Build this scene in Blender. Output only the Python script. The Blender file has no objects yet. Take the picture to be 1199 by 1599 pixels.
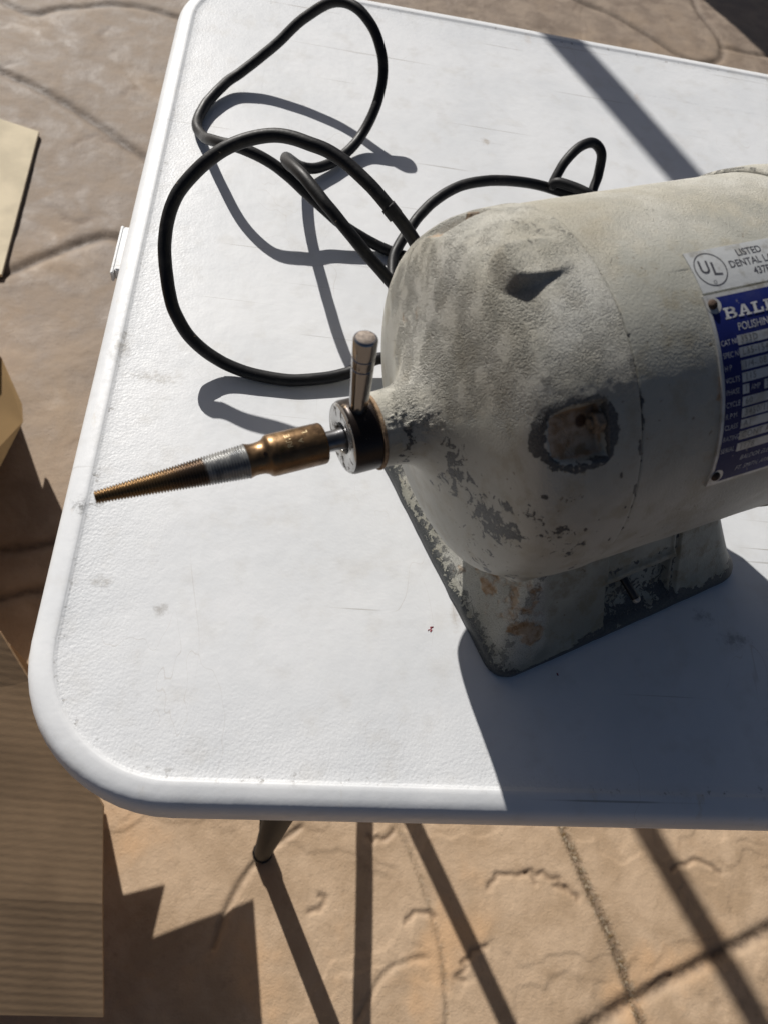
import bpy, bmesh, math, random
import numpy as np
from mathutils import Vector, Matrix
R_ = math.radians
scene = bpy.context.scene
COL = scene.collection

# ------------------------------------------------------------------ camera, light, exposure
TZ = 0.76                    # height of the table top
CAM_H = 0.42                 # camera above the table top
cam_d = bpy.data.cameras.new('camera')
cam = bpy.data.objects.new('camera', cam_d); COL.objects.link(cam)
cx = Vector((0.98584577, 0.00458102, 0.16759216))
cy = Vector((0.0824645, -0.88359273, -0.46093761))      # image down
cz = Vector((0.14597165, 0.4682338, -0.87146393))       # view direction
M = Matrix((( cx.x, -cy.x, -cz.x, 0), (cx.y, -cy.y, -cz.y, 0), (cx.z, -cy.z, -cz.z, TZ + CAM_H), (0, 0, 0, 1)))
cam.matrix_world = M
cam_d.sensor_fit = 'VERTICAL'; cam_d.sensor_height = 36; cam_d.sensor_width = 27
cam_d.lens = 36 * 1155 / 1599
cam_d.clip_start = 0.01; cam_d.clip_end = 500
cam_d.dof.use_dof = True; cam_d.dof.focus_distance = 0.45; cam_d.dof.aperture_fstop = 13
scene.camera = cam

SUN_AZ, SUN_EL = 117.0, 33.5          # azimuth from +x counter-clockwise
az, el = R_(SUN_AZ), R_(SUN_EL)
SUN = Vector((math.cos(az) * math.cos(el), math.sin(az) * math.cos(el), math.sin(el)))
world = bpy.data.worlds.new('World'); scene.world = world; world.use_nodes = True
wn = world.node_tree
bg = wn.nodes['Background']
sky = wn.nodes.new('ShaderNodeTexSky'); sky.sky_type = 'NISHITA'; sky.sun_disc = False
sky.sun_elevation = el; sky.sun_rotation = R_(90 - SUN_AZ)
wn.links.new(sky.outputs[0], bg.inputs[0]); bg.inputs[1].default_value = 0.036; sky.dust_density = 2.5; sky.ozone_density = 1.0; sky.air_density = 0.7
sd = bpy.data.lights.new('sun', 'SUN'); sd.energy = 4.8; sd.angle = R_(0.53); sd.color = (1.0, 0.965, 0.915)
sun = bpy.data.objects.new('sun', sd); COL.objects.link(sun)
sun.rotation_euler = SUN.to_track_quat('Z', 'Y').to_euler(); sun.location = SUN * 6
vs = scene.view_settings
vs.view_transform = 'Standard'; vs.look = 'None'; vs.gamma = 1; vs.use_curve_mapping = False; vs.exposure = 0.0

# ------------------------------------------------------------------ helpers
def obj(name, me, mat=None, parent=None, loc=None, **props):
    if isinstance(me, bmesh.types.BMesh):
        m = bpy.data.meshes.new(name); me.to_mesh(m); me.free(); me = m
    o = bpy.data.objects.new(name, me); COL.objects.link(o)
    if mat and me is not None and not me.materials: me.materials.append(mat)
    if parent: o.parent = parent
    if loc is not None: o.location = loc
    for k, v in props.items(): o[k] = v
    return o
def empty(name, loc, rz=0, **props):
    o = bpy.data.objects.new(name, None); COL.objects.link(o); o.empty_display_size = .02
    o.location = loc; o.rotation_euler = (0, 0, rz)
    for k, v in props.items(): o[k] = v
    return o
def smooth(o, flag=True):
    o.data.polygons.foreach_set('use_smooth', [flag] * len(o.data.polygons)); return o
def grid_mesh(name, P, closeu=False, closev=False):
    """P: (nu, nv, 3) array -> quad mesh"""
    nu, nv = P.shape[:2]
    idx = np.arange(nu * nv).reshape(nu, nv)
    if closeu: idx = np.vstack([idx, idx[:1]])
    if closev: idx = np.hstack([idx, idx[:, :1]])
    a = idx[:-1, :-1].ravel(); b = idx[1:, :-1].ravel(); c = idx[1:, 1:].ravel(); d = idx[:-1, 1:].ravel()
    F = np.stack([a, b, c, d], 1)
    me = bpy.data.meshes.new(name)
    me.vertices.add(nu * nv); me.vertices.foreach_set('co', P.reshape(-1).astype(np.float32))
    me.loops.add(F.size); me.loops.foreach_set('vertex_index', F.ravel().astype(np.int32))
    me.polygons.add(len(F)); me.polygons.foreach_set('loop_start', np.arange(0, F.size, 4, dtype=np.int32))
    me.polygons.foreach_set('loop_total', np.full(len(F), 4, dtype=np.int32))
    me.update(calc_edges=True); me.validate()
    me.polygons.foreach_set('use_smooth', [True] * len(me.polygons))
    return me
def attr(me, name, vals):
    a = me.attributes.new(name, 'FLOAT', 'POINT'); a.data.foreach_set('value', np.asarray(vals, dtype=np.float32).ravel())
def _h(i, j, k, s):
    n = (i * 73856093) ^ (j * 19349663) ^ (k * 83492791) ^ (s * 2654435761 & 0x7fffffff)
    n = (n ^ (n >> 13)) * 1274126177 & 0x7fffffff
    n = (n ^ (n >> 16)) * 668265263 & 0x7fffffff
    return ((n >> 8) & 0xffff) / 65535.0
def vnoise(P, sc, seed=0):
    q = P * sc; f = np.floor(q).astype(np.int64); t = q - f; t = t * t * (3 - 2 * t)
    r = 0
    for dx in (0, 1):
        for dy in (0, 1):
            for dz in (0, 1):
                w = (t[..., 0] if dx else 1 - t[..., 0]) * (t[..., 1] if dy else 1 - t[..., 1]) * (t[..., 2] if dz else 1 - t[..., 2])
                r = r + w * _h(f[..., 0] + dx, f[..., 1] + dy, f[..., 2] + dz, seed)
    return r
def fbm(P, sc, oct=4, seed=0):
    r = 0; a = .5; tot = 0
    for o in range(oct):
        r = r + a * vnoise(P, sc * 2 ** o, seed + o * 17); tot += a; a *= .5
    return r / tot
def sstep(a, b, x):
    t = np.clip((x - a) / (b - a), 0, 1); return t * t * (3 - 2 * t)

class NT:
    def __init__(s, name):
        s.m = bpy.data.materials.new(name); s.m.use_nodes = True; s.t = s.m.node_tree
        s.b = s.t.nodes['Principled BSDF']; s._co = None
    def n(s, t, **kw):
        o = s.t.nodes.new(t)
        for k, v in kw.items(): setattr(o, k, v)
        return o
    def put(s, sock, v):
        if v is None: return
        if isinstance(v, bpy.types.NodeSocket): s.t.links.new(v, sock)
        elif isinstance(v, (tuple, list)) and len(v) == 3 and sock.type == 'RGBA': sock.default_value = (*v, 1)
        else: sock.default_value = v
    def co(s):
        if s._co is None: s._co = s.n('ShaderNodeTexCoord').outputs['Object']
        return s._co
    def map(s, scale=(1, 1, 1), rot=(0, 0, 0), loc=(0, 0, 0), vec=None):
        o = s.n('ShaderNodeMapping'); s.put(o.inputs[0], vec or s.co())
        o.inputs['Scale'].default_value = scale; o.inputs['Rotation'].default_value = rot; o.inputs['Location'].default_value = loc
        return o.outputs[0]
    def noise(s, sc, det=4, rough=.55, dist=0, vec=None):
        o = s.n('ShaderNodeTexNoise'); s.put(o.inputs['Vector'], vec or s.co())
        o.inputs['Scale'].default_value = sc; o.inputs['Detail'].default_value = det
        o.inputs['Roughness'].default_value = rough; o.inputs['Distortion'].default_value = dist
        return o.outputs[0]
    def vor(s, sc, feature='F1', vec=None, out='Distance'):
        o = s.n('ShaderNodeTexVoronoi', feature=feature); s.put(o.inputs['Vector'], vec or s.co()); o.inputs['Scale'].default_value = sc
        return o.outputs[out]
    def math(s, op, a, b=None, c=None, clamp=False):
        o = s.n('ShaderNodeMath', operation=op, use_clamp=clamp)
        s.put(o.inputs[0], a); s.put(o.inputs[1], b); s.put(o.inputs[2], c); return o.outputs[0]
    def rng(s, v, a, b, c=0., d=1.):
        o = s.n('ShaderNodeMapRange'); o.interpolation_type = 'SMOOTHSTEP'
        s.put(o.inputs[0], v); o.inputs[1].default_value = a; o.inputs[2].default_value = b; o.inputs[3].default_value = c; o.inputs[4].default_value = d
        return o.outputs[0]
    def mix(s, f, a, b, mode='MIX'):
        o = s.n('ShaderNodeMix', data_type='RGBA', blend_type=mode)
        s.put(o.inputs[0], f); s.put(o.inputs[6], a); s.put(o.inputs[7], b); return o.outputs[2]
    def attr(s, name): return s.n('ShaderNodeAttribute', attribute_name=name).outputs['Fac']
    def bump(s, h, dist=.001, strength=1., normal=None):
        o = s.n('ShaderNodeBump'); o.inputs['Distance'].default_value = dist; o.inputs['Strength'].default_value = strength
        s.put(o.inputs['Height'], h); s.put(o.inputs['Normal'], normal); return o.outputs[0]
    def dist(s, p, scale=(1, 1, 1)):
        o = s.n('ShaderNodeVectorMath', operation='DISTANCE')
        s.put(o.inputs[0], s.map(scale)); o.inputs[1].default_value = [p[i] * scale[i] for i in range(3)]
        return o.outputs['Value']
    def set(s, color=None, rough=None, metal=None, normal=None, spec=None, coat=None):
        I = s.b.inputs
        s.put(I['Base Color'], color); s.put(I['Roughness'], rough); s.put(I['Metallic'], metal); s.put(I['Normal'], normal)
        if spec is not None: I['Specular IOR Level'].default_value = spec
        if coat is not None: I['Coat Weight'].default_value = coat; I['Coat Roughness'].default_value = .15
        return s.m

# ------------------------------------------------------------------ materials
def mat_plain(name, col, rough=.6, metal=0., var=.15, sc=60, bump=0., bsc=400):
    k = NT(name); n = k.noise(sc, 5)
    c = k.mix(k.rng(n, .3, .7), tuple(x * (1 - var) for x in col), tuple(x * (1 + var) for x in col))
    nb = k.bump(k.noise(bsc, 4), bump) if bump else None
    return k.set(c, rough, metal, nb)

def mat_paint(name='worn_grey_paint', ca=(.345, .34, .295), cb=(.435, .425, .37), film=.5):
    k = NT(name)
    dust, chip, rust = k.attr('dust'), k.attr('chip'), k.attr('rust')
    big = k.noise(22, 4); med = k.noise(90, 5, .6); fine = k.noise(1100, 5, .7); gran = k.noise(2100, 3, .7); grit = k.attr('grit'); vg = k.vor(1400, 'F1', k.map())
    base = k.mix(k.rng(big, .35, .65), ca, cb)
    base = k.mix(k.math('MULTIPLY', k.rng(med, .45, .68), film), base, tuple(x * y for x, y in zip(ca, (.78, .68, .52))))       # greasy yellow film
    speck = k.rng(k.noise(300, 2, .5), .70, .74)
    base = k.mix(k.math('MULTIPLY', speck, .6), base, (.12, .085, .05))
    # polishing dust
    dm = k.math('ADD', k.math('MULTIPLY', fine, .55), k.math('MULTIPLY', med, .6))
    dm = k.math('ADD', dm, k.math('MULTIPLY', gran, .25))
    dm = k.math('ADD', dm, dust)
    dmask = k.rng(dm, 1.02, 1.42)
    dcol = k.mix(k.rng(big, .3, .7), (.50, .470, .385), (.63, .62, .565))
    dcol = k.mix(k.math('MULTIPLY', k.rng(k.noise(38, 3), .58, .74), .28), dcol, (.38, .315, .21)); dcol = k.mix(k.math('MULTIPLY', k.rng(k.noise(1500, 4, .75), .54, .60), .55), dcol, (.20, .18, .135))
    col = k.mix(dmask, base, dcol)
    # flaked paint: dark primer / bare casting
    cn = k.math('ADD', k.math('MULTIPLY', k.noise(230, 6, .66, .7), 1.5), k.math('MULTIPLY', k.noise(60, 3), .45)); cn = k.math('SUBTRACT', cn, .405)
    cm = k.rng(k.math('ADD', chip, cn), 1.0, 1.015)
    prim = k.mix(k.rng(fine, .35, .65), (.040, .043, .045), (.085, .088, .086))
    col = k.mix(cm, col, prim)
    cdm = k.math('MULTIPLY', cm, k.math('MULTIPLY', dmask, .55))
    col = k.mix(cdm, col, dcol)
    rn = k.math('ADD', rust, k.math('MULTIPLY', k.noise(120, 5, .6), .9))
    rm = k.rng(rn, .95, 1.15)
    rcol = k.mix(k.rng(k.noise(200, 4), .35, .6), (.27, .165, .085), (.42, .315, .22)); rcol = k.mix(k.rng(rust, .85, 1.15), rcol, (.075, .038, .018))
    col = k.mix(rm, col, rcol)
    # relief: dust grains, flake steps
    gate = k.math('MULTIPLY', k.rng(dust, .15, .75), k.math('SUBTRACT', 1.0, rm), clamp=True)
    g = k.math('MULTIPLY', k.math('ADD', k.math('MULTIPLY', fine, 1.2), k.math('MULTIPLY', gran, 1.1)), gate)
    nb = k.bump(g, .0007)
    pk = k.rng(k.noise(75, 4, .6), .36, .62)
    gh = k.math('MULTIPLY', k.math('SUBTRACT', k.math('MULTIPLY', k.noise(1300, 6, .8), 1.0), k.math('MULTIPLY', vg, 1.4)), k.math('MULTIPLY', grit, pk))
    nb = k.bump(gh, .0013, 1, nb)
    nb = k.bump(k.noise(900, 3), .00022, 1, nb)
    nb = k.bump(k.math('MULTIPLY', cm, -1.), .0004, 1, nb)
    rough = k.mix(dmask, (.46, .46, .46), (.92, .92, .92))
    return k.set(col, rough, 0., nb, spec=.4)

def mat_table():
    k = NT('white_moulded_plastic')
    n1 = k.noise(9, 4, .6); n2 = k.noise(45, 5, .6); n3 = k.noise(230, 4, .6)
    col = k.mix(k.rng(n1, .35, .65), (.685, .70, .715), (.755, .765, .775))
    col = k.mix(k.math('MULTIPLY', k.rng(n2, .50, .74), .38), col, (.59, .575, .545))
    # hairline scratches and old glue lines
    for sc, off, wid, c, amt, gsc in ((5.5, 0., .0016, (.38, .33, .27), 0.35, 9.), (11., 3.7, .0022, (.46, .42, .37), 0.35, 14.), (3.2, 8.1, .0009, (.33, .27, .22), 0.3, 7.)):
        vv = k.map((1.6, .8, 1), (0, 0, .9 + off), (off, off * 2, 0))
        nn = k.noise(sc, 3, .45, .4, vv)
        ln = k.rng(k.math('ABSOLUTE', k.math('SUBTRACT', nn, .5)), 0., wid, 1., 0.)
        gt = k.rng(k.noise(gsc, 3, .5, 0, k.map((1, 1, 1), (0, 0, 0), (off + 2, 1, 0))), .54, .64)
        col = k.mix(k.math('MULTIPLY', k.math('MULTIPLY', ln, gt), amt), col, c)
    # straight knife scratches
    for rot, off in ((.5, 0.), (-.35, 4.), (1.9, 9.), (1.15, 15.), (.1, 21.), (2.5, 27.)):
        vv = k.map((3.2, 260, 1), (0, 0, rot), (off, off, 0))
        ln = k.rng(k.noise(1., 1, .4, 0, vv), .755, .80)
        gt = k.rng(k.noise(11, 3, .5, 0, k.map((1, 1, 1), (0, 0, 0), (off, 1, 0))), .44, .60)
        col = k.mix(k.math('MULTIPLY', k.math('MULTIPLY', ln, gt), .75), col, (.36, .34, .31))
    # small specks
    sp = k.rng(k.vor(70, 'F1'), .035, .05, 1., 0.); sg = k.rng(k.noise(6, 2), .5, .6)
    sgate = k.rng(k.vor(70, 'F1', None, 'Color'), .86, .9)
    sx = k.math('MULTIPLY', k.math('MULTIPLY', sp, sg), sgate)
    col = k.mix(k.math('MULTIPLY', sx, .8), col, (.12, .09, .06))
    # located smudges: (x, y, sx, sy, rot-free scale, colour, amount)
    for x, y, r, sxy, c, amt in ((-.1165, .2124, .011, (1, .8), (.05, .05, .045), .85), (-.1055, .2160, .008, (1, 1), (.08, .08, .07), .6),
                          (-.1127, .3377, .028, (1.6, .8), (.20, .17, .12), .5), (-.088, .315, .030, (.7, 2.2), (.24, .21, .16), .45),
                          (.3037, .1528, .022, (.8, 1.6), (.16, .15, .14), .55), (.283, .168, .013, (.8, 1.), (.16, .15, .14), .5), (.115, .160, .018, (2.5, .6), (.42, .36, .30), .4),
                          (-.060, .150, .010, (1, 1), (.2, .17, .13), .5), (-.095, .165, .012, (.8, 1.2), (.25, .22, .17), .5), (.163, .62, .010, (1., .8), (.33, .26, .18), .6),
                          (.33, .55, .02, (2., .6), (.38, .32, .25), .45), (.33, .73, .015, (2., .8), (.5, .40, .33), .5), (.22, .80, .02, (2., .8), (.5, .42, .35), .4)):
        d = k.dist((x, y, 0), (sxy[0], sxy[1], 0))
        body = k.rng(d, 0., r, 1., 0.)
        br = k.rng(k.math('ADD', k.math('MULTIPLY', k.noise(260, 5, .7), 1.), k.math('MULTIPLY', body, .40)), .66, 1.0)
        col = k.mix(k.math('MULTIPLY', k.math('MULTIPLY', body, br), amt), col, c)
    rim = k.attr('rim')
    # rim: smooth, yellow rubs and dirt in the crease
    rub = k.rng(k.noise(60, 6, .7, 0, k.map((1, .35, 1))), .60, .72)
    col = k.mix(k.math('MULTIPLY', k.math('MULTIPLY', rub, rim), .35), col, (.52, .42, .27))
    cre = k.attr('crease')
    cd = k.math('MULTIPLY', cre, k.rng(k.noise(150, 5, .7), .57, .68))
    col = k.mix(k.math('MULTIPLY', cd, .75), col, (.13, .11, .08))
    inner = k.math('SUBTRACT', 1., rim)
    # leather-like grain, stronger toward the edges
    grain = k.vor(640, 'SMOOTH_F1', k.map((1, 1, 1)))
    g2 = k.math('ADD', grain, k.math('MULTIPLY', k.noise(520, 4, .6), 1.2))
    nb = k.bump(k.math('MULTIPLY', g2, k.math('MULTIPLY', inner, k.attr('grain'))), .00012)
    nb = k.bump(k.noise(70, 3), .0003, 1, nb)
    return k.set(col, k.rng(n3, .3, .7, .42, .56), 0., nb, spec=.45)

def mat_ground():
    k = NT('stamped_tan_concrete')
    w = k.attr('warm')
    n1 = k.noise(3.2, 5, .6); n2 = k.noise(14, 6, .62, .5); n3 = k.noise(90, 5, .6)
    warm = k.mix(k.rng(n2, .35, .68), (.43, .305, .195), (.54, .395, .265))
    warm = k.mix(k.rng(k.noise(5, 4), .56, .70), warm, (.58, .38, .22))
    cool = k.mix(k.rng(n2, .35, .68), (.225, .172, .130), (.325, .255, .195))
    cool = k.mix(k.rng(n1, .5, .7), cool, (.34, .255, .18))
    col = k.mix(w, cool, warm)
    col = k.mix(k.math('MULTIPLY', k.rng(n3, .55, .75), .25), col, (.20, .15, .10))
    gr = k.attr('groove')
    col = k.mix(k.math('MULTIPLY', gr, k.rng(n3, .3, .7, .55, .85)), col, (.085, .06, .042))
    ms = k.attr('moss')
    mm = k.math('MULTIPLY', ms, k.rng(k.noise(120, 5, .7), .42, .60))
    col = k.mix(mm, col, k.mix(k.rng(k.noise(180, 3), .45, .6), (.16, .10, .04), (.42, .34, .24)))
    ed = k.attr('ledge')
    col = k.mix(k.math('MULTIPLY', ed, .55), col, (.15, .095, .06))
    nb = k.bump(k.math('ADD', k.noise(40, 6, .6), k.math('MULTIPLY', mm, .6)), .0017)
    nb = k.bump(k.noise(350, 3), .0006, 1, nb)
    return k.set(col, k.rng(n2, .3, .7, .55, .8), 0., nb, spec=.35)

def mat_card(name, col, bands=True):
    k = NT(name); n = k.noise(14, 4); f = k.noise(260, 4, .6, 0, k.map((.35, 1, 1)))
    c = k.mix(k.rng(n, .35, .65), tuple(x * .88 for x in col), tuple(x * 1.08 for x in col))
    c = k.mix(k.math('MULTIPLY', k.rng(f, .5, .75), .12), c, tuple(x * .72 for x in col))
    nb = k.bump(f, .00012)
    if bands:
        wv = k.n('ShaderNodeTexWave', wave_type='BANDS', bands_direction='Y'); k.put(wv.inputs['Vector'], k.map((1, 1, 1), (0, 0, .06)))
        wv.inputs['Scale'].default_value = 40; wv.inputs['Distortion'].default_value = 1.4; wv.inputs['Detail'].default_value = 2
        wv.inputs['Detail Scale'].default_value = 1.5
        nz = k.rng(k.noise(5, 3), .3, .7, .45, .9)
        nb = k.bump(k.math('MULTIPLY', wv.outputs['Fac'], nz), .00013, 1, nb)
        c = k.mix(k.math('MULTIPLY', k.math('MULTIPLY', wv.outputs['Fac'], nz), .16), c, tuple(x * .7 for x in col))
    return k.set(c, .85, 0., nb, spec=.2)

def mat_brass():
    k = NT('tarnished_brass'); n = k.noise(55, 5, .6); n2 = k.noise(300, 4)
    c = k.mix(k.rng(n, .35, .65), (.20, .125, .065), (.12, .072, .040))
    c = k.mix(k.math('MULTIPLY', k.rng(k.noise(110, 4), .58, .7), .6), c, (.10, .075, .03))
    return k.set(c, k.rng(n2, .3, .7, .27, .48), .9, k.bump(n2, .0001))
def mat_thread():
    k = NT('threaded_spindle_metal')
    x = k.n('ShaderNodeSeparateXYZ'); k.put(x.inputs[0], k.co())
    # local x runs from tip to chuck; last third is bright plated steel
    n = k.noise(90, 4)
    xx = k.math('ADD', x.outputs[0], k.math('MULTIPLY', k.math('SUBTRACT', n, .5), .005))
    steel = k.rng(xx, -.2345, -.2325)
    mid = k.rng(xx, -.258, -.238)
    c = k.mix(mid, (.23, .15, .075), (.105, .075, .055))
    c = k.mix(k.rng(n, .55, .68), c, (.13, .075, .035))
    c = k.mix(steel, c, k.mix(k.rng(k.noise(200, 3), .4, .6), (.17, .175, .18), (.32, .32, .31)))
    me = k.mix(steel, (.9, .9, .9), (.45, .45, .45))
    return k.set(c, .38, me, None)
def mat_chrome():
    k = NT('worn_chrome'); n = k.noise(400, 5, .7); m = k.rng(k.noise(130, 5, .7), .60, .70)
    c = k.mix(m, (.36, .355, .355), (.10, .07, .05))
    return k.set(c, k.math('ADD', k.math('MULTIPLY', m, .4), .09), .95, k.bump(n, .00003))
def mat_grime():
    k = NT('greasy_steel'); m = k.rng(k.noise(180, 5, .7), .52, .62)
    c = k.mix(m, (.50, .50, .49), (.035, .025, .018))
    return k.set(c, k.rng(m, 0, 1, .22, .55), .75, k.bump(m, .0002))
def mat_dark():
    k = NT('oily_black_steel'); m = k.rng(k.noise(120, 5, .7), .60, .68)
    c = k.mix(m, (.020, .013, .010), (.22, .16, .10))
    return k.set(c, .32, .5, k.bump(k.noise(300, 3), .0001))
def mat_rubber():
    k = NT('black_cord_rubber'); n = k.noise(40, 5, .65); d = k.noise(260, 4, .6)
    c = k.mix(k.math('MULTIPLY', k.rng(n, .52, .68), .55), (.008, .008, .009), (.045, .043, .040))
    c = k.mix(k.rng(d, .70, .74), c, (.25, .2, .14))
    return k.set(c, k.rng(n, .3, .7, .40, .6), 0., k.bump(d, .0002), spec=.3)
def mat_blue():
    k = NT('blue_enamel'); n = k.noise(260, 5, .7); w = k.noise(60, 5, .65)
    c = k.mix(k.rng(k.noise(25, 3), .4, .6), (.006, .010, .085), (.010, .018, .13))
    c = k.mix(k.math('MULTIPLY', k.rng(n, .66, .72), .6), c, (.35, .33, .28))
    c = k.mix(k.math('MULTIPLY', k.rng(w, .55, .75), .10), c, (.20, .19, .17))
    return k.set(c, .5, 0., k.bump(n, .0001), spec=.25)
def mat_alu(name='etched_aluminium', col=(.56, .56, .54)):
    k = NT(name); n = k.noise(90, 5, .65); f = k.noise(420, 4)
    c = k.mix(k.math('MULTIPLY', k.rng(n, .50, .66), .55), col, (.27, .24, .18))
    return k.set(c, .45, .35, k.bump(f, .0001))

MP = mat_paint(); MPB = mat_paint('darker_grey_paint', (.235, .232, .19), (.36, .35, .295), .7); MT = mat_table(); MG = mat_ground()  # MPB: darker tint of the body paint, used on the base
MBR = mat_brass(); MTH = mat_thread(); MCH = mat_chrome(); MGR = mat_grime(); MDK = mat_dark(); MRB = mat_rubber()
MBL = mat_blue(); MAL = mat_alu(); MLB = mat_alu('silver_sticker', (.62, .63, .62))
MINK = mat_plain('label_ink', (.05, .05, .06), .6, 0, .3, 300)
MPRT = mat_plain('plate_print', (.50, .50, .50), .5, 0, .25, 300)
MSTAMP = mat_plain('stamped_marks', (.17, .165, .15), .6, 0, .4, 500)
MRUST = mat_plain('rusty_iron', (.055, .034, .022), .85, .1, .5, 200, .0004, 600)
MGASK = mat_plain('rusty_gasket', (.30, .20, .12), .9, 0, .35, 500, .0004, 900)
MBOLT = mat_plain('rusty_bolt_metal', (.22, .17, .12), .7, .2, .4, 400, .0004, 900)
MLEG = mat_plain('dark_leg_enamel', (.010, .010, .010), .6, 0, .2, 40); MLEG.node_tree.nodes['Principled BSDF'].inputs['Specular IOR Level'].default_value = .2
MKRAFT = mat_card('kraft_cardboard', (.39, .265, .158))
MKRAFT2 = mat_card('yellow_kraft_cardboard', (.33, .215, .10), False)
MCREAM = mat_card('cream_cardboard', (.68, .59, .43), False)
MPOLE = mat_plain('bronze_pole_paint', (.07, .055, .045), .5, .2)
MCANV = mat_plain('grey_canvas', (.16, .15, .14), .9, 0, .2, 30)
MRED = mat_plain('dry_red_petal', (.22, .012, .03), .7, 0, .3, 900)
MSWITCH = mat_plain('black_toggle', (.015, .013, .012), .4)
MTIP = mat_plain('worn_toggle_tip', (.42, .38, .33), .35, .6, .2, 900)

# ------------------------------------------------------------------ ground
GRO = [  # (points, half width, depth, moss)
 ([(-1.4, 2.02), (-.771, 1.74), (-.60, 1.66), (-.47, 1.58), (-.36, 1.50), (-.1, 1.36), (.3, 1.3)], .011, .0075, 0),
 ([(-1.1, .93), (-.72, 1.01), (-.57, 1.087), (-.48, 1.17), (-.42, 1.22), (-.36, 1.235), (-.1, 1.20), (.2, 1.0)], .010, .007, 0),
 ([(-1.2, 2.3), (-.755, 1.975), (-.64, 2.0), (-.47, 2.07), (-.2, 2.02)], .009, .006, 0),
]
def gpt(x, y):     # picture coordinates of the reference, to the ground, used once to read the joints off the photograph
    dx, dy, f = x - 599.5, y - 799.5, 1155.
    d = cx * dx + cy * dy + cz * f
    t = -(TZ + CAM_H) / d.z
    return (d.x * t, d.y * t)
for pts, w, dp, ms in (
    ([(830, -40), (900, 0), (950, 20), (1010, 55), (1060, 85), (1095, 97), (1120, 92), (1128, 75), (1118, 55), (1095, 25), (1083, 0), (1078, -40)], .010, .007, 0),
    ([(1126, 72), (1160, 80), (1250, 92)], .009, .006, 0),
    ([(800, 1120), (875, 1290), (915, 1380), (955, 1470), (985, 1545), (1010, 1610)], .006, .006, 1),
    ([(1290, 1400), (1199, 1452), (1100, 1503), (1003, 1553), (930, 1600), (860, 1660)], .009, .006, 0),
    ([(600, 1240), (625, 1300), (665, 1390), (688, 1470), (696, 1540), (697, 1620)], .004, .002, .35),
    ([(470, 1290), (400, 1342), (357, 1404), (330, 1480)], .004, .003, 0),
    ([(-60, 872), (0, 858), (50, 855), (110, 840)], .008, .006, 0),
    ([(-60, 950), (0, 935), (60, 922), (120, 930)], .008, .006, 0),
    ([(560, 1590), (600, 1520), (640, 1500), (665, 1497)], .004, .002, 0)):
    GRO.append(([gpt(*p) for p in pts], w, dp, ms))
random.seed(4)
arcs = []
for (x, y, r, a0, a1) in ((800, 1395, 38, 190, 330), (835, 1400, 45, 250, 350), (1085, 1380, 45, 215, 330), (870, 1410, 30, 260, 350), (480, 1405, 22, 330, 90), (770, 1520, 50, 160, 260),
                          (170, 55, 14, 90, 350), (210, 150, 16, 180, 300), (20, 110, 18, 60, 260), (150, 235, 30, 200, 330), (120, 330, 22, 20, 180), (590, 1290, 26, 20, 120), (660, 1450, 30, 200, 320)):
    n = 9
    if a1 < a0: a1 += 360
    arcs.append([gpt(x + r * math.cos(R_(a0 + (a1 - a0) * i / n)) * random.uniform(.85, 1.15), y + r * .8 * math.sin(R_(a0 + (a1 - a0) * i / n)) * random.uniform(.85, 1.15)) for i in range(n + 1)])
def pdist(X, Y, pts):
    D = np.full(X.shape, 9.)
    for (x0, y0), (x1, y1) in zip(pts[:-1], pts[1:]):
        vx, vy = x1 - x0, y1 - y0; L = vx * vx + vy * vy + 1e-12
        t = np.clip(((X - x0) * vx + (Y - y0) * vy) / L, 0, 1)
        D = np.minimum(D, np.hypot(X - x0 - t * vx, Y - y0 - t * vy))
    return D
def catmull(pts, k=6):
    p = [np.array(q, float) for q in pts]; p = [2 * p[0] - p[1]] + p + [2 * p[-1] - p[-2]]; out = []
    for i in range(1, len(p) - 2):
        for j in range(k):
            t = j / k
            out.append(.5 * ((2 * p[i]) + (-p[i - 1] + p[i + 1]) * t + (2 * p[i - 1] - 5 * p[i] + 4 * p[i + 1] - p[i + 2]) * t * t + (-p[i - 1] + 3 * p[i] - 3 * p[i + 1] + p[i + 2]) * t ** 3))
    out.append(p[-2]); return out
gx = np.concatenate([np.arange(-1.4, -.30, .0075), np.arange(-.30, .82, .0026), np.arange(.82, 2.4, .0085)]); gy = np.concatenate([np.arange(-.5, -.20, .012), np.arange(-.20, .16, .0026), np.arange(.16, 3.4, .0085)])
X, Y = np.meshgrid(gx, gy, indexing='ij')
P3 = np.stack([X, Y, X * 0], -1)
wx = X + .010 * (fbm(P3, 7, 2, 5) - .5); wy = Y + .010 * (fbm(P3, 7, 2, 9) - .5)
Hh = -.002 + .0035 * (fbm(P3, 6, 4, 2) - .5)
groove = np.zeros_like(X); moss = np.zeros_like(X)
for pts, w, dp, ms in GRO:
    d = pdist(wx, wy, catmull(pts, 4)); ww = w * (.7 + .6 * fbm(P3, 14, 2, 31))
    g = np.exp(-(d / ww) ** 2)
    Hh -= dp * g * (.8 + .4 * fbm(P3, 60, 2, 12)); groove = np.maximum(groove, g * min(1, dp / .006)); moss = np.maximum(moss, ms * np.exp(-(d / (w * 1.4)) ** 2))
ledge = np.zeros_like(X)
for pts in arcs:
    d = pdist(wx, wy, catmull(pts, 3)); g = np.exp(-(d / .0036) ** 2); Hh -= .0026 * g; ledge = np.maximum(ledge, g * .8)
sl = fbm(P3, 7, 4, 77); Hh += .0010 * sstep(.50, .53, sl) + .0009 * sstep(.60, .62, sl)
ledge = np.maximum(ledge, .16 * np.exp(-((sl - .515) / .004) ** 2) * sstep(.5, .6, fbm(P3, 5, 2, 3)))
border = np.minimum(np.minimum(X - gx[0], gx[-1] - X), np.minimum(Y - gy[0], gy[-1] - Y))
Hh = np.where(border < .02, -.002, Hh)
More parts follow.
